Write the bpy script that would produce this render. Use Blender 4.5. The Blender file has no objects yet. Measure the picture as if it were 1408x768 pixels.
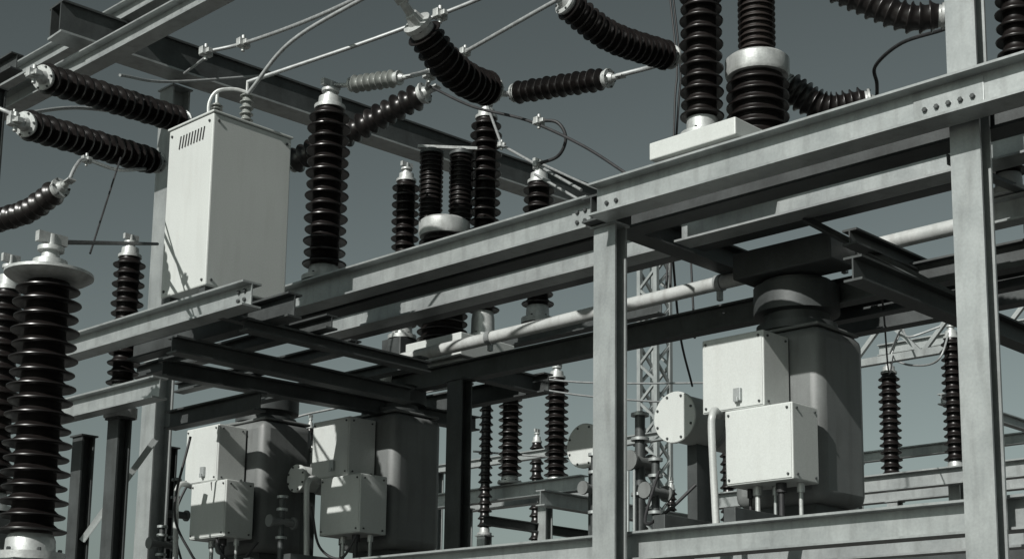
import bpy, math, random
from mathutils import Vector, Matrix
random.seed(7)
V=Vector
scn=bpy.context.scene
COL=scn.collection
# ------------------------------------------------------------------ materials
def new_mat(name):
    m=bpy.data.materials.new(name); m.use_nodes=True
    nt=m.node_tree; b=nt.nodes["Principled BSDF"]
    return m,nt,b
def weathered(name,c0,c1,scale=3.0,rough=(0.4,0.6),metal=0.0,stretch=(1,1,1),bump=0.0,fine=60.0,dirt=None,dirt_amt=0.35):
    m,nt,b=new_mat(name); N=nt.nodes; L=nt.links
    tc=N.new("ShaderNodeTexCoord"); mp=N.new("ShaderNodeMapping"); mp.inputs["Scale"].default_value=stretch
    L.new(tc.outputs["Object"],mp.inputs[0])
    n1=N.new("ShaderNodeTexNoise"); n1.inputs["Scale"].default_value=scale; n1.inputs["Detail"].default_value=8; n1.inputs["Roughness"].default_value=0.65
    L.new(mp.outputs[0],n1.inputs["Vector"])
    r1=N.new("ShaderNodeValToRGB"); r1.color_ramp.elements[0].position=0.32; r1.color_ramp.elements[1].position=0.68
    r1.color_ramp.elements[0].color=(*c0,1); r1.color_ramp.elements[1].color=(*c1,1)
    L.new(n1.outputs["Fac"],r1.inputs[0])
    out=r1.outputs[0]
    if bump>0 or fine<60:
        n2=N.new("ShaderNodeTexNoise"); n2.inputs["Scale"].default_value=fine; n2.inputs["Detail"].default_value=3
        L.new(tc.outputs["Object"],n2.inputs["Vector"])
        mx=N.new("ShaderNodeMixRGB"); mx.blend_type='OVERLAY'; mx.inputs[0].default_value=0.15
        L.new(out,mx.inputs[1]); L.new(n2.outputs["Fac"],mx.inputs[2]); out=mx.outputs[0]
    if dirt:
        mp2=N.new("ShaderNodeMapping"); mp2.inputs["Scale"].default_value=(5,5,0.7); L.new(tc.outputs["Object"],mp2.inputs[0])
        n3=N.new("ShaderNodeTexNoise"); n3.inputs["Scale"].default_value=2.2; n3.inputs["Detail"].default_value=6
        L.new(mp2.outputs[0],n3.inputs["Vector"])
        r3=N.new("ShaderNodeValToRGB"); r3.color_ramp.elements[0].position=0.50; r3.color_ramp.elements[1].position=0.78
        r3.color_ramp.elements[0].color=(0,0,0,1); r3.color_ramp.elements[1].color=(dirt_amt,)*3+(1,)
        L.new(n3.outputs["Fac"],r3.inputs[0])
        m3=N.new("ShaderNodeMixRGB"); L.new(r3.outputs[0],m3.inputs[0]); L.new(out,m3.inputs[1]); m3.inputs[2].default_value=(*dirt,1)
        out=m3.outputs[0]
    L.new(out,b.inputs["Base Color"])
    rr=N.new("ShaderNodeMapRange"); rr.inputs[3].default_value=rough[0]; rr.inputs[4].default_value=rough[1]
    L.new(n1.outputs["Fac"],rr.inputs[0]); L.new(rr.outputs[0],b.inputs["Roughness"])
    b.inputs["Metallic"].default_value=metal
    if bump>0:
        bp=N.new("ShaderNodeBump"); bp.inputs["Strength"].default_value=bump; bp.inputs["Distance"].default_value=0.01
        L.new(n2.outputs["Fac"],bp.inputs["Height"]); L.new(bp.outputs[0],b.inputs["Normal"])
    return m
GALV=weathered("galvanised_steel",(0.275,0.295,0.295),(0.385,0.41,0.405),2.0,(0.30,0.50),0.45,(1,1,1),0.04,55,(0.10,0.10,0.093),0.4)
GALV_D=weathered("shade_dark_galvanised_steel",(0.04,0.044,0.044),(0.072,0.08,0.08),3.0,(0.42,0.62),0.3,(1,1,1),0.06,50,(0.03,0.03,0.028),0.4)  # same steel with shade of undersides put into its colour; bolts use it too
PAINT=weathered("grey_cabinet_paint",(0.44,0.462,0.448),(0.475,0.50,0.483),1.2,(0.42,0.52),0.0,(1,1,1),0.02,90,(0.25,0.245,0.225),0.16)
PAINT_D=weathered("dark_grey_tank_paint",(0.11,0.117,0.116),(0.155,0.165,0.162),2.0,(0.4,0.6),0.0,(1,1,1),0.04,70,(0.05,0.05,0.045),0.45)
CERAM=weathered("brown_glazed_porcelain",(0.0055,0.0046,0.0044),(0.0115,0.0095,0.009),6.0,(0.24,0.42),0.0)
CERAM_B=weathered("dusty_brown_porcelain",(0.014,0.011,0.010),(0.026,0.021,0.019),6.0,(0.34,0.5),0.0)
CERAM_G=weathered("grey_glass_insulator",(0.15,0.16,0.15),(0.24,0.255,0.24),8.0,(0.2,0.4),0.0)
ALU=weathered("cast_aluminium",(0.33,0.345,0.34),(0.50,0.52,0.51),9.0,(0.35,0.55),0.35,(1,1,1),0.1,60,(0.12,0.12,0.11),0.55)
TUBE=weathered("painted_tube",(0.38,0.40,0.39),(0.48,0.50,0.49),5.0,(0.4,0.55),0.1,(1,1,1),0.05,60,(0.18,0.17,0.155),0.45)
CABLE=weathered("black_cable",(0.012,0.013,0.014),(0.03,0.03,0.032),8.0,(0.5,0.7),0.0)
WIRE=weathered("stranded_aluminium",(0.24,0.25,0.25),(0.37,0.39,0.39),20.0,(0.4,0.6),0.4)
DARK=weathered("slot_shade_black",(0.01,0.01,0.01),(0.02,0.02,0.02),5.0,(0.7,0.9),0.0)  # near-black colour of flat strips standing for shade inside the vent slots
# ------------------------------------------------------------------ geometry
def box(x0,x1,y0,y1,z0,z1):
    v=[V((x,y,z)) for z in (z0,z1) for y in (y0,y1) for x in (x0,x1)]
    return v,[(0,2,3,1),(4,5,7,6),(0,1,5,4),(1,3,7,5),(3,2,6,7),(2,0,4,6)]
def join(*gs):
    vs=[];fs=[]
    for v,f in gs:
        o=len(vs); vs+=list(v); fs+=[tuple(i+o for i in q) for q in f]
    return vs,fs
def frame(d):
    d=d.normalized(); r=V((0,0,1)) if abs(d.z)<0.9 else V((1,0,0))
    a=d.cross(r).normalized(); return d,a,a.cross(d).normalized()
def extrude(prof,p0,p1):
    p0=V(p0);p1=V(p1); d,a,b=frame(p1-p0); n=len(prof)
    v=[p0+a*x+b*y for x,y in prof]+[p1+a*x+b*y for x,y in prof]
    f=[(i,(i+1)%n,(i+1)%n+n,i+n) for i in range(n)]+[tuple(reversed(range(n))),tuple(range(n,2*n))]
    return v,f
def isec(h,w,tf=0.016,tw=0.011):
    H=h/2;W=w/2;t=tw/2
    return [(-W,-H),(W,-H),(W,-H+tf),(t,-H+tf),(t,H-tf),(W,H-tf),(W,H),(-W,H),(-W,H-tf),(-t,H-tf),(-t,-H+tf),(-W,-H+tf)]
def rect(w,h): return [(-w/2,-h/2),(w/2,-h/2),(w/2,h/2),(-w/2,h/2)]
def angle_sec(s,t): return [(0,0),(s,0),(s,t),(t,t),(t,s),(0,s)]
def smooth_path(pts,k=8):
    P=[V(p) for p in pts]
    if len(P)==2: return P
    Q=[P[0]*2-P[1]]+P+[P[-1]*2-P[-2]]; o=[]
    for i in range(1,len(Q)-2):
        for j in range(k):
            t=j/k; a,b,c,d=Q[i-1],Q[i],Q[i+1],Q[i+2]
            o.append(0.5*((2*b)+(c-a)*t+(2*a-5*b+4*c-d)*t*t+(3*b-a-3*c+d)*t**3))
    o.append(P[-1]); return o
def rings(path,prof,seg=20):
    L=[0]
    for i in range(1,len(path)): L.append(L[-1]+(path[i]-path[i-1]).length)
    T=L[-1]
    d0=(path[1]-path[0]).normalized(); _,a,b=frame(d0)
    vs=[];fs=[]
    for s,r in prof:
        x=s*T; i=1
        while i<len(L)-1 and L[i]<x: i+=1
        t=(x-L[i-1])/max(1e-9,L[i]-L[i-1]); p=path[i-1].lerp(path[i],t)
        d=(path[i]-path[i-1]).normalized()
        if len(path)>2 and 0<i<len(path)-1:
            dn=(path[min(i+1,len(path)-1)]-path[i]).normalized(); dp=(path[i-1]-path[max(i-2,0)]).normalized() if i>=2 else d
            d=((dp+d)*(0.5*(1-t))+(d+dn)*(0.5*t)).normalized()
        a=(a-d*a.dot(d)).normalized(); b=a.cross(d)
        for k in range(seg):
            q=2*math.pi*k/seg; vs.append(p+a*(math.cos(q)*r)+b*(math.sin(q)*r))
    n=len(prof)
    for i in range(n-1):
        for k in range(seg):
            fs.append((i*seg+k,(i+1)*seg+k,(i+1)*seg+(k+1)%seg,i*seg+(k+1)%seg))
    fs.append(tuple(range(seg))); fs.append(tuple(reversed(range((n-1)*seg,n*seg))))
    return vs,fs
def tube(pts,r,seg=10,k=8):
    P=smooth_path(pts,k)
    if len(P)==2: return rings(P,[(0,r),(1,r)],seg)
    L=[0]
    for i in range(1,len(P)): L.append(L[-1]+(P[i]-P[i-1]).length)
    return rings(P,[(l/L[-1],r) for l in L],seg)
def cyl(p0,p1,r,seg=20): return rings([V(p0),V(p1)],[(0,r),(1,r)],seg)
def lathe(p0,p1,prof,seg=24): return rings([V(p0),V(p1)],prof,seg)
def ribbed(pts,rc,rs,n,alt=1.0,seg=24,k=8):
    prof=[(0,rc)]
    for i in range(n):
        s=i/n; h=1/n; R=rs if i%2==0 else rc+(rs-rc)*alt
        prof+=[(s+0.22*h,rc),(s+0.15*h,rc+(R-rc)*0.9),(s+0.22*h,R),(s+0.29*h,R*0.995),(s+0.48*h,rc+(R-rc)*0.38),(s+0.75*h,rc+(R-rc)*0.04)]
    prof.append((1,rc))
    return rings(smooth_path(pts,k),prof,seg)
# ------------------------------------------------------------------ objects
import bmesh
def make(name,geo,mat,origin,smooth=None,bevel=0):
    vs,fs=geo; o=V(origin)
    me=bpy.data.meshes.new(name); me.from_pydata([tuple(v-o) for v in vs],[],fs); me.validate(); me.materials.append(mat)
    bm=bmesh.new(); bm.from_mesh(me); bmesh.ops.recalc_face_normals(bm,faces=bm.faces); bm.to_mesh(me); bm.free()
    if smooth is not None:
        me.polygons.foreach_set("use_smooth",[True]*len(me.polygons)); me.set_sharp_from_angle(angle=math.radians(smooth))
    ob=bpy.data.objects.new(name,me); COL.objects.link(ob); ob.location=o
    if bevel:
        md=ob.modifiers.new("bevel","BEVEL"); md.width=bevel; md.segments=3 if bevel>.05 else 2; md.limit_method='ANGLE'
    return ob
class Thing:
    def __init__(s,name,origin,label,cat,group=None):
        s.o=V(origin); e=bpy.data.objects.new(name,None); COL.objects.link(e); e.location=s.o; e.empty_display_size=0.1
        e["label"]=label; e["category"]=cat
        if group: e["group"]=group
        s.e=e
    def part(s,name,geo,mat,smooth=None,bevel=0,parent=None):
        ob=make(name,geo,mat,s.o,smooth,bevel)
        ob.parent=parent if parent is not None else s.e; ob.location=(0,0,0)
        return ob
def single(name,geo,mat,label,cat,group=None,smooth=None,bevel=0,origin=None):
    if origin is None:
        c=V((0,0,0))
        for v in geo[0]: c+=v
        origin=c/len(geo[0])
    ob=make(name,geo,mat,origin,smooth,bevel); ob["label"]=label; ob["category"]=cat
    if group: ob["group"]=group
    return ob
def bolt_geo(p,n,r=0.013,h=0.012):
    p=V(p); n=V(n); return rings([p,p+n*h],[(0,r),(0.8,r),(1,r*0.75)],6)
NX=(-1,0,0)
def beam(p0,p1,h=0.25,w=0.15,mat=GALV,label="galvanised steel I-beam of the substation frame",group="galvanised frame beams",bolts=(),tf=0.016,plates=()):
    p0=V(p0);p1=V(p1); t=Thing("steel_beam",p0,label,"steel beam",group)
    t.part("beam_section",extrude(isec(h,w,tf),p0,p1),mat)
    for pb in plates: t.part("splice_plate",pb,mat,bevel=0.003)
    for b,n in bolts: t.part("bolt",bolt_geo(b,n,0.017,0.02),GALV_D)
    return t
def post(x,y,z0,z1,w=0.21,mat=GALV,label="galvanised steel H-section post of the substation frame",d=0.15,plate=True,group="galvanised frame posts"):
    t=Thing("steel_post",(x,y,z0),label,"steel post",group)
    t.part("column_shaft",extrude(isec(d,w,0.018,0.012),(x,y,z0+.03),(x,y,z1)),mat)
    if plate: t.part("cap_plate",box(x-d/2-.02,x+d/2+.02,y-w/2-.02,y+w/2+.02,z1,z1+.016),mat)
    t.part("base_plate",box(x-d/2-.08,x+d/2+.08,y-w/2-.08,y+w/2+.08,z0,z0+.03),mat)
    return t
def terminal(p,h,r):
    p=V(p); u=V((0,0,1))
    return join(lathe(p,p+u*h,[(0,r*1.1),(0.12,r*1.1),(0.14,r*0.85),(0.42,r*0.8),(0.45,r*0.45),(0.62,r*0.4),(0.63,r*0.62),(0.72,r*0.62),(0.73,r*0.26),(1,r*0.24)]),
      box(p.x-r*.75,p.x+r*.75,p.y-r*.18,p.y+r*.18,p.z+h*.8,p.z+h*1.02))
def post_ins(x,y,z0,z1,r,n,cap=0.25,base=0.12,name="post_insulator",label="tall brown porcelain post insulator with cast metal cap",group="upright post insulators",mat=CERAM,core=0.62,alt=0.86,capr=None,seg=24):
    t=Thing(name,(x,y,z0),label,"insulator",group)
    zb=z0+base; zt=z1-cap; c=capr or r*core
    fl=t.part("base_flange",lathe((x,y,z0),(x,y,zb),[(0,r*1.0),(0.3,r*1.0),(0.31,r*0.72),(0.8,r*0.7),(1,r*core*1.05)]),ALU,35)
    if r>0.15:
        for k in range(6):
            q=math.pi*(k+.3)/3; t.part("bolt",bolt_geo((x+math.cos(q)*r*.85,y+math.sin(q)*r*.85,z0+base*.3),(0,0,1),0.012,0.02),GALV_D,parent=fl)
    t.part("porcelain_sheds",ribbed([(x,y,zb),(x,y,zt)],r*core,r,n,alt,seg),mat,50)
    t.part("metal_cap",terminal((x,y,zt),cap,c*1.05),ALU,35)
    return t
def strain(pts,r,n,name="strain_insulator",label="slanting brown porcelain insulator with cast metal end fittings",group="slanting string insulators",mat=CERAM,core=0.6,ends=(0.14,0.14),capr=0.68):
    P=smooth_path(pts,8); t=Thing(name,P[0],label,"insulator",group)
    t.part("porcelain_sheds",ribbed(pts,r*core,r,n,0.88,24),mat,50)
    for p,q,L in ((P[0],P[1],ends[0]),(P[-1],P[-2],ends[1])):
        if L<=0: continue
        d=(p-q).normalized(); _,a,b=frame(d)
        g=lathe(p-d*0.01,p+d*L,[(0,r*capr),(0.2,r*capr),(0.22,r*(capr+.12)),(0.34,r*(capr+.12)),(0.36,r*capr*.7),(0.6,r*capr*.5),(0.62,r*.25),(1,r*.22)])
        e=p+d*L; s=r*.3
        g=join(g,extrude(rect(s*1.2,s*.4),e-d*.02+a*s*.6,e+d*s*1.6+a*s*.6),extrude(rect(s*1.2,s*.4),e-d*.02-a*s*.6,e+d*s*1.6-a*s*.6))
        q0=t.part("end_fitting",g,ALU,35)
        if r>0.09:
            for k in range(6):
                q2=math.pi*k/3; c=p+d*(L*0.2)+(a*math.cos(q2)+b*math.sin(q2))*r*(capr+.03)
                t.part("bolt",bolt_geo(c-d*0.01,d,0.010,0.035),GALV_D,parent=q0)
    return t
def wire(pts,r,mat=WIRE,name="conductor_wire",label="thin bare aluminium conductor wire strung between insulators",cat="wire",group="overhead conductors",seg=8):
    return single(name,tube(pts,r,seg),mat,label,cat,group,smooth=60,origin=V(pts[0]))
def clamp(p,s=0.05):
    p=V(p); g=join(box(p.x-s,p.x+s,p.y-s*.5,p.y+s*.5,p.z-s*.6,p.z+s*.6),box(p.x-s*.4,p.x+s*.4,p.y-s*1.2,p.y+s*1.2,p.z-s*.35,p.z+s*.35),cyl((p.x,p.y,p.z-s*1.3),(p.x,p.y,p.z+s*1.3),s*.3,8))
    return single("cable_clamp",g,ALU,"small cast aluminium clamp joining the conductors","clamp","conductor clamps",bevel=0.004)
def brace(p0,p1,s=0.06,t=0.008,m=GALV_D):
    return single("angle_brace",extrude(angle_sec(s,t),p0,p1),m,"steel angle brace bolted between frame members","brace","steel angle braces")

# ================================================================== SETTING
gr=weathered("gravel_ground",(0.05,0.05,0.048),(0.10,0.098,0.092),0.8,(0.85,0.95),0.0,(1,1,1),0.6,25)
g=make("ground",([V((-600,-600,0)),V((600,-600,0)),V((600,600,0)),V((-600,600,0))],[(0,1,2,3)]),gr,(0,0,0)); g["kind"]="structure"; g["label"]="grey gravel ground of the substation yard"; g["category"]="ground"
# ================================================================== MAIN FRAME
def bl(x,ys,zs): return [((x,y,z),NX) for y in ys for z in zs]
beam((8.4,7.26,5.395),(8.4,11.62,5.395),0.25,0.21,bolts=bl(8.387,(7.34,7.42),(5.44,5.36)),plates=[box(8.387,8.3935,7.28,7.48,5.31,5.48)])
beam((9.3,7.26,5.43),(9.3,12.0,5.43),0.24,0.21)
beam((8.2,3.0,5.385),(8.2,7.06,5.385),0.25,0.21,label="galvanised steel I-beam bolted across the tall post",
   bolts=bl(8.194,(6.96,6.87),(5.36,))+bl(8.187,(4.37,4.29,4.21,4.13,4.05),(5.36,)),plates=[box(8.187,8.1935,3.98,4.45,5.29,5.475)])
beam((9.2,3.0,5.41),(9.2,7.04,5.41),0.23,0.21)
DB="shade-dark steel beam added to fill the gap behind the front rail"  # beams added to thicken the dark band under the front rails
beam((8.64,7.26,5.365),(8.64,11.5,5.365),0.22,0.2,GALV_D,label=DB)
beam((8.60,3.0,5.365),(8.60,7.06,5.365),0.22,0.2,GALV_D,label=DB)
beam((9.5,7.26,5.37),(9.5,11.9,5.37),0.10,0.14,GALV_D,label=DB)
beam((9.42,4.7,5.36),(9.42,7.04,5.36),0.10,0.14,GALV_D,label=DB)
beam((8.24,7.16,5.38),(10.8,7.16,5.38),0.20,0.18,GALV_D,label="shade-darkened steel cross beam resting on the square post")
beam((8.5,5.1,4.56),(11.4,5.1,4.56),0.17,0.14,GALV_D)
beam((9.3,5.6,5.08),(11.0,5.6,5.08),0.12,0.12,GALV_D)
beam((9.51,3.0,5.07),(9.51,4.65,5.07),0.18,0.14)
beam((10.2,3.6,4.97),(10.2,12.2,4.97),0.20,0.14,GALV_D,label="shade-darkened steel beam running under the round pipe")
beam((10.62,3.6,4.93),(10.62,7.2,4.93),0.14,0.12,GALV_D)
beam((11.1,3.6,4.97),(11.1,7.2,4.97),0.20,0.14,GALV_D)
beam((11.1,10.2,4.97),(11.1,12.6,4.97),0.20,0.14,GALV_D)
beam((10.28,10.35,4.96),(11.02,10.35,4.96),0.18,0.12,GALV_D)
LL="galvanised lower steel beam carrying the breakers"
beam((8.66,3.0,2.865),(8.66,14.0,2.865),0.21,0.19,label=LL,bolts=bl(8.654,(3.96,3.88),(2.9,2.83)))
beam((9.5,3.0,2.865),(9.5,14.0,2.865),0.21,0.15,label=LL)
beam((10.4,3.0,2.865),(10.4,14.0,2.865),0.21,0.15,GALV_D)
# end bay
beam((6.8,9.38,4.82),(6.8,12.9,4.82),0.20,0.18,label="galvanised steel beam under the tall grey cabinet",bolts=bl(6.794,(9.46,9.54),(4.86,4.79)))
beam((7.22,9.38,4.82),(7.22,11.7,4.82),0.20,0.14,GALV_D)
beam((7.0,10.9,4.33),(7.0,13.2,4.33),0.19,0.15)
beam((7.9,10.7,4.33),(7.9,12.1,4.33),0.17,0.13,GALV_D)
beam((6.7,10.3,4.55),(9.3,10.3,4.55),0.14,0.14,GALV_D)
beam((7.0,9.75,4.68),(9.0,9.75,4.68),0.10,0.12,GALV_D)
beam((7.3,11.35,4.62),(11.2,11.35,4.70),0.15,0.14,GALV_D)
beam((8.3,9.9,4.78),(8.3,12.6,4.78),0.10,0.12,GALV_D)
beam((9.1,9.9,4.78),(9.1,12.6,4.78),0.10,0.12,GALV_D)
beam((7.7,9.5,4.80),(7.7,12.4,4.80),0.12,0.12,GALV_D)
# gantry
GB=1.25
def gs(x,y,z): return (x*GB,y*GB,1.6+(z-1.6)*GB)
gt=Thing("gantry_beam",gs(5.75,10.8,7.18),"heavy box-section gantry beam with open hollow end","steel beam","galvanised frame beams")
p0=V(gs(5.75,10.8,7.18));p1=V(gs(13.0,10.37,7.18))
def slab(aoff,boff,w,h):
    aoff*=GB;boff*=GB;w*=GB;h*=GB
    return extrude([(aoff-w/2,boff-h/2),(aoff+w/2,boff-h/2),(aoff+w/2,boff+h/2),(aoff-w/2,boff+h/2)],p0,p1)
gt.part("flange_plate",slab(0,0.132,0.24,0.018),GALV_D); gt.part("flange_plate",slab(0,-0.132,0.24,0.018),GALV)
gt.part("web_plate",slab(0.085,0,0.014,0.2455),GALV_D); gt.part("web_plate",slab(-0.085,0,0.014,0.2455),GALV_D)
beam(gs(6.0,8.2,6.86),gs(6.0,13.4,6.86),0.20,0.18,label="light steel purlin hung below the gantry beam")
beam(gs(6.35,8.0,7.42),gs(6.35,14.5,7.42),0.20,0.18,label="light steel purlin lying across the gantry beam")
beam(gs(5.75,11.4,7.0),gs(5.75,14.5,7.0),0.18,0.14,GALV_D)
P1=gs(7.05,11.0,7.03)
post(P1[0],P1[1],0,P1[2],0.26,d=0.22,label="tall steel H-section post holding the gantry beam")
post(8.42,7.12,0,5.255,0.21,d=0.14)
post(8.43,4.2,0,7.6,0.20,d=0.15,label="tall galvanised H-section post rising past the beams")
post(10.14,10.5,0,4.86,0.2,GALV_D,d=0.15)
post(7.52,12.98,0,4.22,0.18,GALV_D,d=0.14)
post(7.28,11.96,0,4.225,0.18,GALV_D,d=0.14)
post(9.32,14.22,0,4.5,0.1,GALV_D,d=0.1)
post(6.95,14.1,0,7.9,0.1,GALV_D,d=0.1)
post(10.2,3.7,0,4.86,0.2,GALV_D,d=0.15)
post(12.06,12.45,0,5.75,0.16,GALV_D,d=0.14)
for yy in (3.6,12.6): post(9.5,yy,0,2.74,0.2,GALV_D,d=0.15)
brace((9.3,6.0,5.28),(10.0,5.15,4.66)); brace((8.5,4.4,5.1),(9.9,4.4,5.2),0.07)
brace((7.55,12.9,3.2),(8.1,12.6,4.22),m=GALV); brace((6.85,9.9,4.72),(7.3,9.9,4.72),0.08)
# ================================================================== ROUND PIPE
pp=Thing("round_pipe",(10.05,3.6,5.22),"long light grey round pipe clamped along the frame","pipe")
pp.part("pipe_run",cyl((10.05,3.2,5.26),(10.05,11.25,5.19),0.060,20),TUBE,40)
for y in (4.6,6.1,7.3,8.6,10.0):
    z=5.26-(y-3.2)*.0087
    pp.part("pipe_collar",join(cyl((10.05,y-.03,z),(10.05,y+.03,z),0.072,20),box(10.03,10.07,y-.02,y+.02,5.072,z-.06)),GALV,40)
pp.part("pipe_elbow",tube([(10.05,11.2,5.19),(10.05,11.42,5.17),(10.05,11.5,5.02),(10.05,11.5,4.8)],0.060,16),TUBE,40)
# ================================================================== TALL CABINET
X0,X1,Y0,Y1,Z0,Z1=6.76,7.56,9.96,10.60,5.0,6.46
t=Thing("equipment_cabinet",(X0,Y0,4.94),"tall pale grey sheet-metal cabinet with slotted vents","cabinet")
t.part("cabinet_shell",box(X0,X1,Y0,Y1,Z0,Z1),PAINT,bevel=0.012)
t.part("cabinet_lid",box(X0-.012,X1+.012,Y0-.012,Y1+.012,Z1+.002,Z1+.022),PAINT,bevel=0.006)
for i in range(9): t.part("vent_slot",extrude(rect(0.014,0.004),(X0-.003,Y0+.14+i*0.042,6.26),(X0-.003,Y0+.12+i*0.042,6.37)),DARK)
for a,b in ((Y0+.03,Y0+.11),(Y1-.11,Y1-.03)): t.part("base_rail",box(X0+.02,X1-.02,a,b,4.925,4.998),GALV_D)
for yy in (Y0+.05,Y1-.05):
    for zz in (5.05,6.40): t.part("bolt",bolt_geo((X0,yy,zz),NX,0.012),GALV_D)
for xx in (X0+.05,X1-.05):
    for zz in (5.05,6.40): t.part("bolt",bolt_geo((xx,Y0,zz),(0,-1,0),0.012),GALV_D)
for x,y,h,r in [(6.98,10.25,0.2,0.055),(7.25,10.2,0.38,0.06)]:
    q=t.part("bushing",ribbed([(x,y,6.48),(x,y,6.48+h)],r*0.6,r,7,1,18),CERAM_G,50)
    t.part("bushing_stud",cyl((x,y,6.48+h),(x,y,6.48+h+.1),0.014,8),ALU,40,parent=q)
t.part("cable_gland",tube([(6.84,10.15,6.48),(6.84,10.15,6.62),(6.88,10.1,6.72),(6.98,10.0,6.74),(7.05,9.9,6.70)],0.016,8),ALU,40)
# ================================================================== UPPER INSULATORS
post_ins(8.49,10.62,5.53,7.48,0.205,14,0.28,0.14)
post_ins(10.65,11.94,5.62,7.62,0.155,17,0.22,0.14)
post_ins(10.80,10.86,5.40,8.12,0.172,20,0.24,0.36,core=0.6)
post_ins(12.06,11.26,5.96,7.88,0.185,13,0.28,0.2)
post_ins(8.99,6.68,6.005,7.85,0.172,16,0.1,0.17,core=0.66)
post_ins(8.66,3.98,5.53,6.95,0.125,13,0.1,0.12)
post_ins(9.51,4.47,5.17,6.0,0.13,6,0.1,0.16)
def ct(x,y,z0,z1,z2,z3,rb,necks,label,bar=None):
    t=Thing("current_transformer",(x,y,z0),label,"transformer","ribbed instrument transformers")
    t.part("porcelain_sheds",ribbed([(x,y,z0),(x,y,z1)],rb*0.8,rb,max(4,int((z1-z0)/0.085)),1,30),CERAM,50)
    t.part("metal_collar",lathe((x,y,z1),(x,y,z2),[(0,rb*0.97),(0.15,rb*1.02),(0.85,rb*1.02),(1,rb*0.9)],30),ALU,35)
    for nx,ny,nr,mt in necks:
        q=t.part("ribbed_neck",ribbed([(nx,ny,z2),(nx,ny,z3)],nr*0.82,nr,int((z3-z2)/0.048),1,24),mt,50)
        t.part("neck_cap",lathe((nx,ny,z3),(nx,ny,z3+.07),[(0,nr),(0.4,nr),(0.5,nr*.5),(1,nr*.45)],20),GALV_D,35,parent=q)
    if bar: t.part("terminal_bar",extrude(rect(.05,.03),*bar),ALU)
    return t
ct(10.42,11.07,5.40,6.52,6.70,7.42,0.262,[(10.31,11.17,0.128,CERAM),(10.54,10.96,0.128,CERAM)],"ribbed brown transformer with two necks and metal collar",((10.2,11.27,7.505),(10.66,10.85,7.505)))
ct(9.32,6.39,6.005,6.54,6.70,7.75,0.245,[(9.32,6.39,0.148,CERAM_B)],"ribbed brown transformer with wide collar and tall neck")
single("equipment_plinth",join(box(10.2,10.97,10.56,11.38,5.15,5.39),box(10.25,10.9,10.6,11.3,5.075,5.148)),PAINT,"pale metal plinth box under the twin-neck transformer","plinth",bevel=0.01)
single("equipment_plinth",join(box(8.75,9.62,6.20,7.01,5.86,6.0),box(8.82,9.57,6.12,6.93,5.53,5.858)),PAINT,"pale stepped metal plinth bolted on the upper beams","plinth",bevel=0.01)
single("equipment_plinth",join(box(9.60,9.97,5.95,6.85,5.06,5.28)),GALV_D,"dark wide terminal housing slung under the upper beams","plinth",bevel=0.015)
single("equipment_plinth",box(10.5,10.8,11.8,12.1,5.08,5.61),GALV_D,"dark steel stool under a post insulator","plinth",bevel=0.01)
beam((12.06,9.5,5.85),(12.06,12.6,5.85),0.18,0.14,GALV_D)
strain([(5.69,10.78,6.645),(7.45,11.50,7.02)],0.127,17)
strain([(5.35,10.36,6.03),(6.97,11.14,6.39)],0.122,16)
strain([(5.35,10.74,5.35),(5.38,10.3,5.34),(5.40,9.92,5.42)],0.095,9)
strain([(9.10,11.93,7.20),(9.41,10.36,7.57)],0.135,15)
strain([(8.60,10.41,7.43),(8.70,9.93,7.38)],0.085,7,label="small grey glass string insulator",mat=CERAM_G,core=0.5)
strain([(9.36,9.02,7.19),(9.44,8.04,7.06)],0.105,12,label="short level brown insulator between two rods",core=0.36)
strain([(7.60,8.37,6.95),(7.86,8.40,6.80),(8.17,8.44,6.745),(8.49,8.50,6.79)],0.15,13,ends=(0.3,0.1),core=0.74)
strain([(8.18,7.35,7.05),(8.63,7.30,6.93),(9.31,7.25,6.98)],0.125,17,core=0.74)
strain([(10.04,6.57,6.74),(10.19,6.33,6.55),(10.36,6.06,6.57)],0.135,11,core=0.74)
strain([(8.55,5.2,6.60),(8.76,4.82,6.34),(8.87,4.61,6.31)],0.11,11,core=0.74)
t=post_ins(4.05,7.47,2.40,4.21,0.185,18,0.26,0.14,label="large brown porcelain post insulator topped by a metal plate",core=0.6,alt=0.84,seg=36)
t.part("cap_plate",lathe((4.05,7.47,3.93),(4.05,7.47,4.01),[(0,0.09),(0.25,0.21),(0.5,0.24),(0.7,0.24),(1,0.16)],36),ALU,35)
single("equipment_plinth",box(3.84,4.26,7.26,7.68,0,2.395),GALV_D,"dark steel pedestal under the largest insulator","plinth",bevel=0.02)
post_ins(4.78,9.35,2.9,4.65,0.13,17,0.25,0.12); single("equipment_plinth",box(4.66,4.90,9.23,9.47,0,2.895),GALV_D,"dark steel pedestal under a post insulator","plinth",bevel=0.02)
post_ins(7.28,11.96,4.245,5.97,0.15,13,0.22,0.3)
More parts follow.
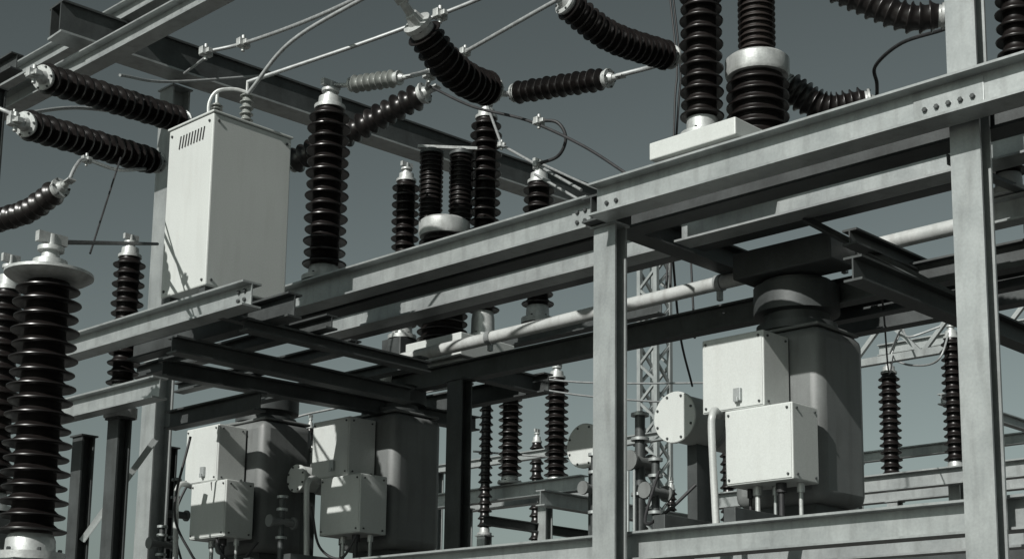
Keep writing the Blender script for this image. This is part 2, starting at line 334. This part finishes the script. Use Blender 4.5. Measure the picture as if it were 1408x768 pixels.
# ================================================================== BREAKERS
def cabinet(t,nm,x0,x1,y0,y1,z0,z1,latch=True):
    o=t.part(nm,box(x0,x1,y0,y1,z0,z1),PAINT,bevel=0.01)
    t.part("door_panel",box(x0-.006,x0-.0005,y0+.012,y1-.012,z0+.012,z1-.012),PAINT,bevel=0.003,parent=o)
    for yy in (y0+.04,y1-.04):
        for zz in (z0+.04,z1-.04): t.part("bolt",bolt_geo((x0-.006,yy,zz),NX,0.010),GALV_D,parent=o)
    for xx in (x0+.05,x1-.05):
        for zz in (z0+.04,z1-.04): t.part("bolt",bolt_geo((xx,y0,zz),(0,-1,0),0.010),GALV_D,parent=o)
    if latch:
        ym=y0+(y1-y0)*0.42
        t.part("door_latch",join(box(x0-.035,x0-.007,ym-.045,ym+.02,z0+.06,z0+.16),box(x0-.05,x0-.035,ym-.03,ym+.005,z0+.05,z0+.09)),GALV,bevel=0.004,parent=o)
def breaker(dx,dy,neck):
    t=Thing("circuit_breaker",(9.3+dx,6.1+dy,3.0),"pale grey circuit breaker with two stacked cabinets and dark tank","circuit breaker","circuit breakers on the lower beams")
    a,b=dx,dy
    cabinet(t,"upper_cabinet",9.3+a,9.64+a,6.36+b,6.93+b,3.935,4.52)
    cabinet(t,"lower_cabinet",9.2+a,9.54+a,6.05+b,6.65+b,3.34,3.91,latch=False)
    T=(9.66+a,10.32+a,6.10+b,6.92+b,3.24,4.60)
    tk=t.part("mechanism_tank",box(*T),PAINT_D,smooth=35,bevel=0.09)
    t.part("tank_lid",box(T[0]+.03,T[1]-.03,T[2]+.03,T[3]-.03,T[5]+.001,T[5]+.03),PAINT_D,bevel=0.012,parent=tk)
    nx,ny=(T[0]+T[1])/2,(T[2]+T[3])/2
    t.part("round_neck",lathe((nx,ny,T[5]+.031),(nx,ny,T[5]+.031+neck),[(0,.32),(.15,.32),(.17,.26),(.35,.26),(.37,.34),(.9,.34),(.92,.28),(1,.28)],28),GALV_D,35)
    for yy in (6.23,6.53): t.part("cabinet_bracket",box(9.541+a,9.659+a,yy-.03+b,yy+.03+b,3.4,3.85),GALV_D)
    for yy in (T[2]+.1,T[3]-.1): t.part("support_skid",box(8.62+min(a,0),T[1]+.1,yy-.05,yy+.05,2.975,3.08),GALV_D,bevel=0.004)
    t.part("tank_foot",box(T[0]+.1,T[1]-.1,T[2]+.12,T[3]-.12,3.081,T[4]-.001),GALV_D)
    for i in range(5):
        y=6.12+b+i*.115; x=9.37+a+[.03,-.05,.04,-.02,.05][i]; r=[.016,.022,.013,.02,.013][i]
        t.part("conduit",join(cyl((x,y,2.99),(x,y,3.34),r,10),cyl((x,y,3.27),(x,y,3.338),r*1.8,10),cyl((x,y,3.05),(x,y,3.08),r*1.7,10)),(ALU,CABLE,GALV)[i%3],40)
    return t
breaker(0,0,0.42); breaker(0.15,4.97,0.30); breaker(-0.45,6.30,0.30)
def drum(x,y,z,r,L,label):
    t=Thing("round_drum",(x,y,z),label,"drum","round metal drums beside the breakers")
    t.part("drum_body",cyl((x+.021,y,z),(x+L,y,z),r*0.93,36),PAINT,40)
    t.part("drum_rim",cyl((x+L*.55,y,z),(x+L*.62,y,z),r*1.02,36),GALV,40)
    c=t.part("drum_cover",lathe((x-.012,y,z),(x+.02,y,z),[(0,r*.97),(0.2,r),(1,r)],36),PAINT,40)
    for k in range(8):
        q=2*math.pi*(k+.5)/8; t.part("bolt",bolt_geo((x-.012,y+math.cos(q)*r*.86,z+math.sin(q)*r*.86),NX,0.011),GALV_D,parent=c)
    t.part("drum_stand",box(x+L*.3,x+L*.6,y-.05,y+.05,2.975,z-r*.9),GALV_D)
drum(9.73,7.53,4.06,0.215,0.75,"round pale metal drum with bolted cover")
drum(10.91,9.55,4.22,0.22,0.4,"round pale metal drum with bolted cover")
drum(9.5,12.2,3.99,0.145,0.35,"small round pale metal drum with bolted cover")
drum(9.85,12.62,4.25,0.26,0.3,"round pale metal drum with bolted cover")
def valve(x,y,z0,z1,r=0.03,m=GALV_D):
    t=Thing("pipe_valve",(x,y,z0),"small flanged pipe valve rising from the lower beam","valve","flanged pipe valves")
    t.part("pipe_stem",cyl((x,y,z0),(x,y,z1),r,12),m,40)
    h=z1-z0
    for f in (.42,.8,.97): t.part("flange",cyl((x,y,z0+h*f),(x,y,z0+h*f+.025),r*1.8,14),GALV,40)
    t.part("side_port",join(cyl((x-.14,y,z0+h*.65),(x+.14,y,z0+h*.65),r*1.3,14),cyl((x-.155,y,z0+h*.65),(x-.13,y,z0+h*.65),r*2.0,14),cyl((x+.13,y,z0+h*.65),(x+.155,y,z0+h*.65),r*2.0,14)),PAINT_D,40)
for q in [(10.1,8.2,2.98,4.25,.045),(10.0,7.95,2.98,3.8,.035),(9.9,8.55,2.98,3.9,.03),(9.75,13.6,2.98,4.0,.035),(8.95,11.7,2.98,3.7,.03),(9.1,13.75,2.98,4.1,.03),(8.66,13.3,2.98,3.5,.03)]: valve(*q)
def conduit(pts,r=0.028,m=TUBE): wire(pts,r,m,"conduit_pipe","light grey bent conduit pipe beside a breaker cabinet","pipe","bent conduits",14)
for a,b in ((0,0),(.15,4.97),(-.45,6.3)):
    conduit([(9.29+a,6.76+b,3.905),(9.12+a,6.68+b,3.91),(9.03+a,6.64+b,3.85),(9.02+a,6.64+b,3.7),(9.04+a,6.62+b,3.0)])
for i in range(5):
    y=8.1+i*.07; wire([(9.9,y,2.98),(9.9,y,3.7)],0.013,GALV,"conduit_pipe","thin upright steel conduit rising from the lower beam","pipe","thin upright conduits")
for pts in ([(8.37,12.45,4.29),(8.27,12.51,3.56),(8.42,12.42,3.15),(8.6,12.4,2.98)],[(9.05,12.2,3.3),(8.9,12.3,3.1),(8.8,12.5,3.25),(8.75,12.6,3.9)],[(9.3,11.0,3.3),(9.2,11.1,3.08),(9.1,11.3,3.2),(9.15,11.5,3.6)],[(9.3,7.0,3.4),(9.2,7.2,3.2),(9.3,7.5,3.15),(9.6,7.6,3.6)],[(9.0,13.2,4.2),(8.8,13.3,3.6),(8.9,13.2,3.0)]):
    wire(pts,0.013,CABLE,label="looping black control cable below the cabinets")
# ================================================================== WIRES
wire([(7.44,11.14,7.58),(7.60,10.79,7.61),(7.45,9.79,7.42),(7.26,8.79,7.25),(7.0,7.5,7.08)],0.018)
wire([(7.05,9.9,6.70),(7.10,9.42,7.02),(7.19,8.58,7.17),(7.2,7.5,7.22)],0.017)
wire([(7.25,10.2,6.95),(7.69,9.21,7.15),(8.03,8.64,7.34),(8.15,8.25,7.41),(8.3,7.5,7.52)],0.018)
wire([(9.19,10.02,7.64),(9.02,9.36,7.57),(8.86,8.09,7.59),(8.8,7.2,7.62)],0.019)
wire([(6.55,11.1,7.05),(7.3,11.5,7.35),(8.4,11.4,7.75)],0.013)
wire([(7.5,11.2,7.58),(8.3,12.8,8.15)],0.013)
wire([(8.50,10.62,7.45),(8.60,10.5,7.45)],0.02); wire([(8.72,9.85,7.37),(8.95,9.93,7.50),(9.19,10.02,7.62),(9.41,10.3,7.60)],0.022)
wire([(9.44,7.92,7.05),(9.51,7.64,7.06),(9.42,7.4,7.0)],0.022); wire([(9.35,9.12,7.2),(8.94,8.88,7.0),(8.58,8.55,6.8)],0.022)
wire([(9.98,9.82,7.08),(9.38,8.26,6.09)],0.014); wire([(10.35,9.72,6.86),(10.14,8.92,6.34)],0.014); wire([(10.8,10.86,8.05),(9.98,9.82,7.08)],0.014)
wire([(12.06,11.26,7.85),(11.2,9.6,6.9),(10.6,8.3,6.3)],0.014)
wire([(9.19,10.02,7.49),(9.08,9.31,7.05),(9.06,8.61,6.72),(9.01,7.93,6.30),(8.96,7.37,5.88)],0.013,CABLE,label="sagging black jumper cable between insulators")
wire([(9.04,8.5,6.68),(9.08,8.28,6.62),(9.13,8.22,6.48),(9.17,8.34,6.36),(9.20,8.61,6.36)],0.015,CABLE,label="short black looping jumper cable with clamp")
wire([(10.36,5.95,6.58),(10.19,5.85,6.62),(9.97,5.73,6.66),(9.63,5.31,6.60),(9.34,4.80,6.45),(8.95,4.55,6.31)],0.015,CABLE,label="looping black jumper cable between two insulators")
for o in (0,.05): wire([(10.25+o,7.99,8.3),(10.30+o,7.93,7.44),(10.29+o,7.95,7.02),(10.26,7.99+o,5.3)],0.010,CABLE,label="hanging black cable beside the post insulator")
wire([(5.40,9.78,5.44),(5.5,9.85,5.62),(5.72,10.1,5.79),(6.3,10.62,6.0),(6.9,11.1,6.3)],0.015)
wire([(5.64,11.16,6.42),(6.45,11.57,6.85),(7.3,11.7,7.05)],0.016)
wire([(5.5,11.5,6.6),(5.64,11.16,6.42),(5.35,10.5,6.1)],0.018)
wire([(6.31,10.6,6.1),(5.48,9.54,4.87)],0.008,CABLE,label="thin dark stay wire beside the insulators")
wire([(4.10,7.47,4.18),(7.4,11.7,5.86)],0.014,CABLE,label="dark link rod between two insulator caps")
wire([(9.6,5.6,5.0),(10.40,5.98,4.9),(13.02,7.44,5.0),(16.4,9.3,6.1)],0.008,CABLE,label="sagging dark cable to the next bay")
wire([(11.06,8.58,5.97),(11.90,9.14,5.45),(12.77,9.65,5.14)],0.012,CABLE,label="sagging dark cable by the lattice tower")
wire([(10.37,7.84,5.59),(10.39,7.82,4.9)],0.010,CABLE,label="hanging dark cable by the lattice tower")
for pts in ([(16.5,9.43,6.1),(16.07,9.0,6.3),(15.75,8.72,6.1),(15.9,8.4,6.2)],[(16.5,9.43,6.1),(16.3,9.0,5.9),(15.72,8.34,5.76),(15.97,8.3,6.2)],[(15.97,8.3,6.27),(15.3,7.5,6.5),(14.9,6.5,6.4)],[(13.25,13.62,5.93),(14.37,12.44,5.67),(16,11,5.6)],[(13.58,13.29,5.97),(14.36,12.44,5.85),(16,10.8,5.9)],[(14.03,14.25,5.12),(15.12,13.09,5.02)],[(14.15,14.13,6.05),(14.38,13.9,6.35),(14.8,13.45,6.33),(15.4,12.8,6.6)],[(10.31,13.52,4.82),(10.56,13.32,4.98),(12,12.2,5.4)],[(16.5,9.43,6.05),(16.6,9.2,6.55),(16.3,8.5,6.65),(16.0,8.35,6.3)]):
    wire(pts,0.013,WIRE,label="thin conductor crossing the next bay")
for p,s in [((7.44,11.14,7.58),.06),((7.6,10.79,7.61),.06),((8.03,8.64,7.34),.06),((9.19,10.02,7.6),.06),((9.42,7.38,7.0),.05),((5.56,10.72,6.62),.06),((5.22,10.3,6.0),.06),((5.72,10.1,5.79),.04),((9.04,8.45,6.66),.05),((9.2,8.61,6.36),.04),((9.98,9.82,7.08),.04),((5.64,11.16,6.42),.04),((8.94,8.88,7.0),.04),((9.02,9.36,7.57),.05)]: clamp(p,s)
# ================================================================== FAR YARD
for x,y,z0,z1,r,n in [(14.38,13.9,4.69,6.12,.165,12),(14.8,13.45,4.69,6.35,.166,14),(14.15,14.13,4.0,6.07,.097,18),(17.55,16.37,4.3,6.2,.116,13),(16.5,9.43,4.5,6.11,.14,14),(15.97,8.30,4.5,6.27,.13,16),(14.89,18.82,3.2,6.34,.08,26),(20.3,15.8,4.4,5.7,.1,11),(20.3,15.2,4.4,5.75,.1,11),(17.5,14.2,4.3,6.1,.12,13),(17.5,12.6,4.3,6.1,.12,13)]:
    post_ins(x,y,z0,z1,r,n,0.22,0.1,label="slim brown post insulator standing on a far support beam",group="slim insulators of the next bay",seg=16)
FB="galvanised beams of the next bay"
def fbeam(a,b,h=0.2,w=0.15,m=GALV): beam(a,b,h,w,m,label="galvanised steel beam of the next bay",group=FB)
fbeam((14.4,12.6,4.58),(14.4,15.5,4.58)); fbeam((14.9,12.6,4.58),(14.9,15.5,4.58)); fbeam((13.9,12.9,4.36),(17.5,12.9,4.36)); fbeam((15.7,6,4.39),(15.7,11.5,4.39)); fbeam((16.5,6,4.39),(16.5,11.5,4.39))
fbeam((17.5,12,4.2),(17.5,19,4.2)); fbeam((20.3,13,4.3),(20.3,18,4.3)); fbeam((15.5,12,5.3),(15.5,17,5.3),.12,.1)
fbeam((17.6,5.5,5.1),(17.6,12,5.1),.14,.1); fbeam((17.0,9.0,5.6),(20,9.0,5.6),.14,.1); fbeam((13.6,13.6,4.1),(16.8,13.6,4.1),.12,.1,GALV_D)
fbeam((19,4,6.9),(19,11,6.9),.16,.12); fbeam((18.2,7.4,5.9),(21.5,7.4,5.9),.14,.1)
lg=Thing("lattice_girder",(16.2,4.5,6.0),"pale galvanised lattice girder of the next bay","girder")
for zz in (6.0,6.5): lg.part("chord",extrude(rect(.09,.09),(16.2,4.5,zz),(16.2,11.2,zz)),GALV)
br=[]
for i in range(14):
    y=4.5+i*.478; z0,z1=(6.0,6.5) if i%2 else (6.5,6.0)
    br.append(extrude(rect(.05,.05),(16.2,y,z0),(16.2,y+.478,z1)))
lg.part("diagonal_bracing",join(*br),GALV)
for x,y,z in [(14.65,13.5,4.47),(14.65,15.0,4.47),(14.15,14.13,3.98),(16.2,10.4,5.94),(16.2,6.3,5.94),(16.5,9.4,4.28),(17.5,16.4,4.09),(20.3,15.5,4.19),(14.89,18.82,3.18),(15.5,13,5.23),(15.5,16.5,5.23),(17.6,10.6,5.02),(15.97,8.3,4.48),(19,8.5,6.81),(17.5,13.0,4.09)]:
    post(x,y,0,z,0.14,GALV,d=0.14,label="square steel post of the next bay",group="posts of the next bay")
tx,ty,hw=27.4,21.8,0.25
t=Thing("lattice_tower",(tx,ty,0),"slim galvanised steel lattice tower","tower")
for sx in(-1,1):
    for sy in(-1,1): t.part("corner_leg",box(tx+sx*hw-.05,tx+sx*hw+.05,ty+sy*hw-.05,ty+sy*hw+.05,0,12.6),GALV)
br=[]
for i in range(27):
    z=0.3+i*.455; z2=z+.455
    s=1 if i%2 else -1
    for (ax,ay,bx,by) in [(-1,-1,1,-1),(1,-1,1,1),(1,1,-1,1),(-1,1,-1,-1)]:
        A=V((tx+ax*hw,ty+ay*hw,z)); B=V((tx+bx*hw,ty+by*hw,z2))
        if s<0: A.z,B.z=z2,z
        br.append(extrude(rect(.06,.06),A,B))
t.part("diagonal_bracing",join(*br),GALV)
# ================================================================== LIGHT
S=V((-0.80,-0.12,0.53)).normalized()
el=math.asin(S.z); rot=math.atan2(S.x,S.y)
w=bpy.data.worlds.new("World"); scn.world=w; w.use_nodes=True; nt=w.node_tree; bg=nt.nodes["Background"]
sk=nt.nodes.new("ShaderNodeTexSky"); sk.sky_type='NISHITA'; sk.sun_disc=False; sk.sun_elevation=el; sk.sun_rotation=rot
hs=nt.nodes.new("ShaderNodeHueSaturation"); hs.inputs["Saturation"].default_value=0.18
gm=nt.nodes.new("ShaderNodeGamma"); gm.inputs[1].default_value=1.7
ml=nt.nodes.new("ShaderNodeMixRGB"); ml.blend_type='MULTIPLY'; ml.inputs[0].default_value=1; ml.inputs[2].default_value=(0.232,0.262,0.238,1)
nt.links.new(sk.outputs[0],hs.inputs["Color"]); nt.links.new(hs.outputs[0],gm.inputs[0]); nt.links.new(gm.outputs[0],ml.inputs[1]); nt.links.new(ml.outputs[0],bg.inputs[0]); bg.inputs[1].default_value=0.05
sd=bpy.data.lights.new("sun","SUN"); sd.energy=5.0; sd.angle=math.radians(0.5); sd.color=(1,0.98,0.94)
so=bpy.data.objects.new("sun",sd); COL.objects.link(so); so.rotation_euler=S.to_track_quat('Z','Y').to_euler(); so.location=(0,0,30)
# ================================================================== CAMERA
cd=bpy.data.cameras.new("camera"); cam=bpy.data.objects.new("camera",cd); COL.objects.link(cam)
cam.location=(0,0,1.6); cam.rotation_euler=[math.radians(q) for q in (100.201,-0.787,-46.182)]
cd.lens=53.49; cd.sensor_width=36; cd.shift_y=0.1626; cd.clip_end=2000; cd.clip_start=0.05
scn.camera=cam
scn.view_settings.view_transform='Standard'; scn.view_settings.look='None'; scn.view_settings.exposure=0
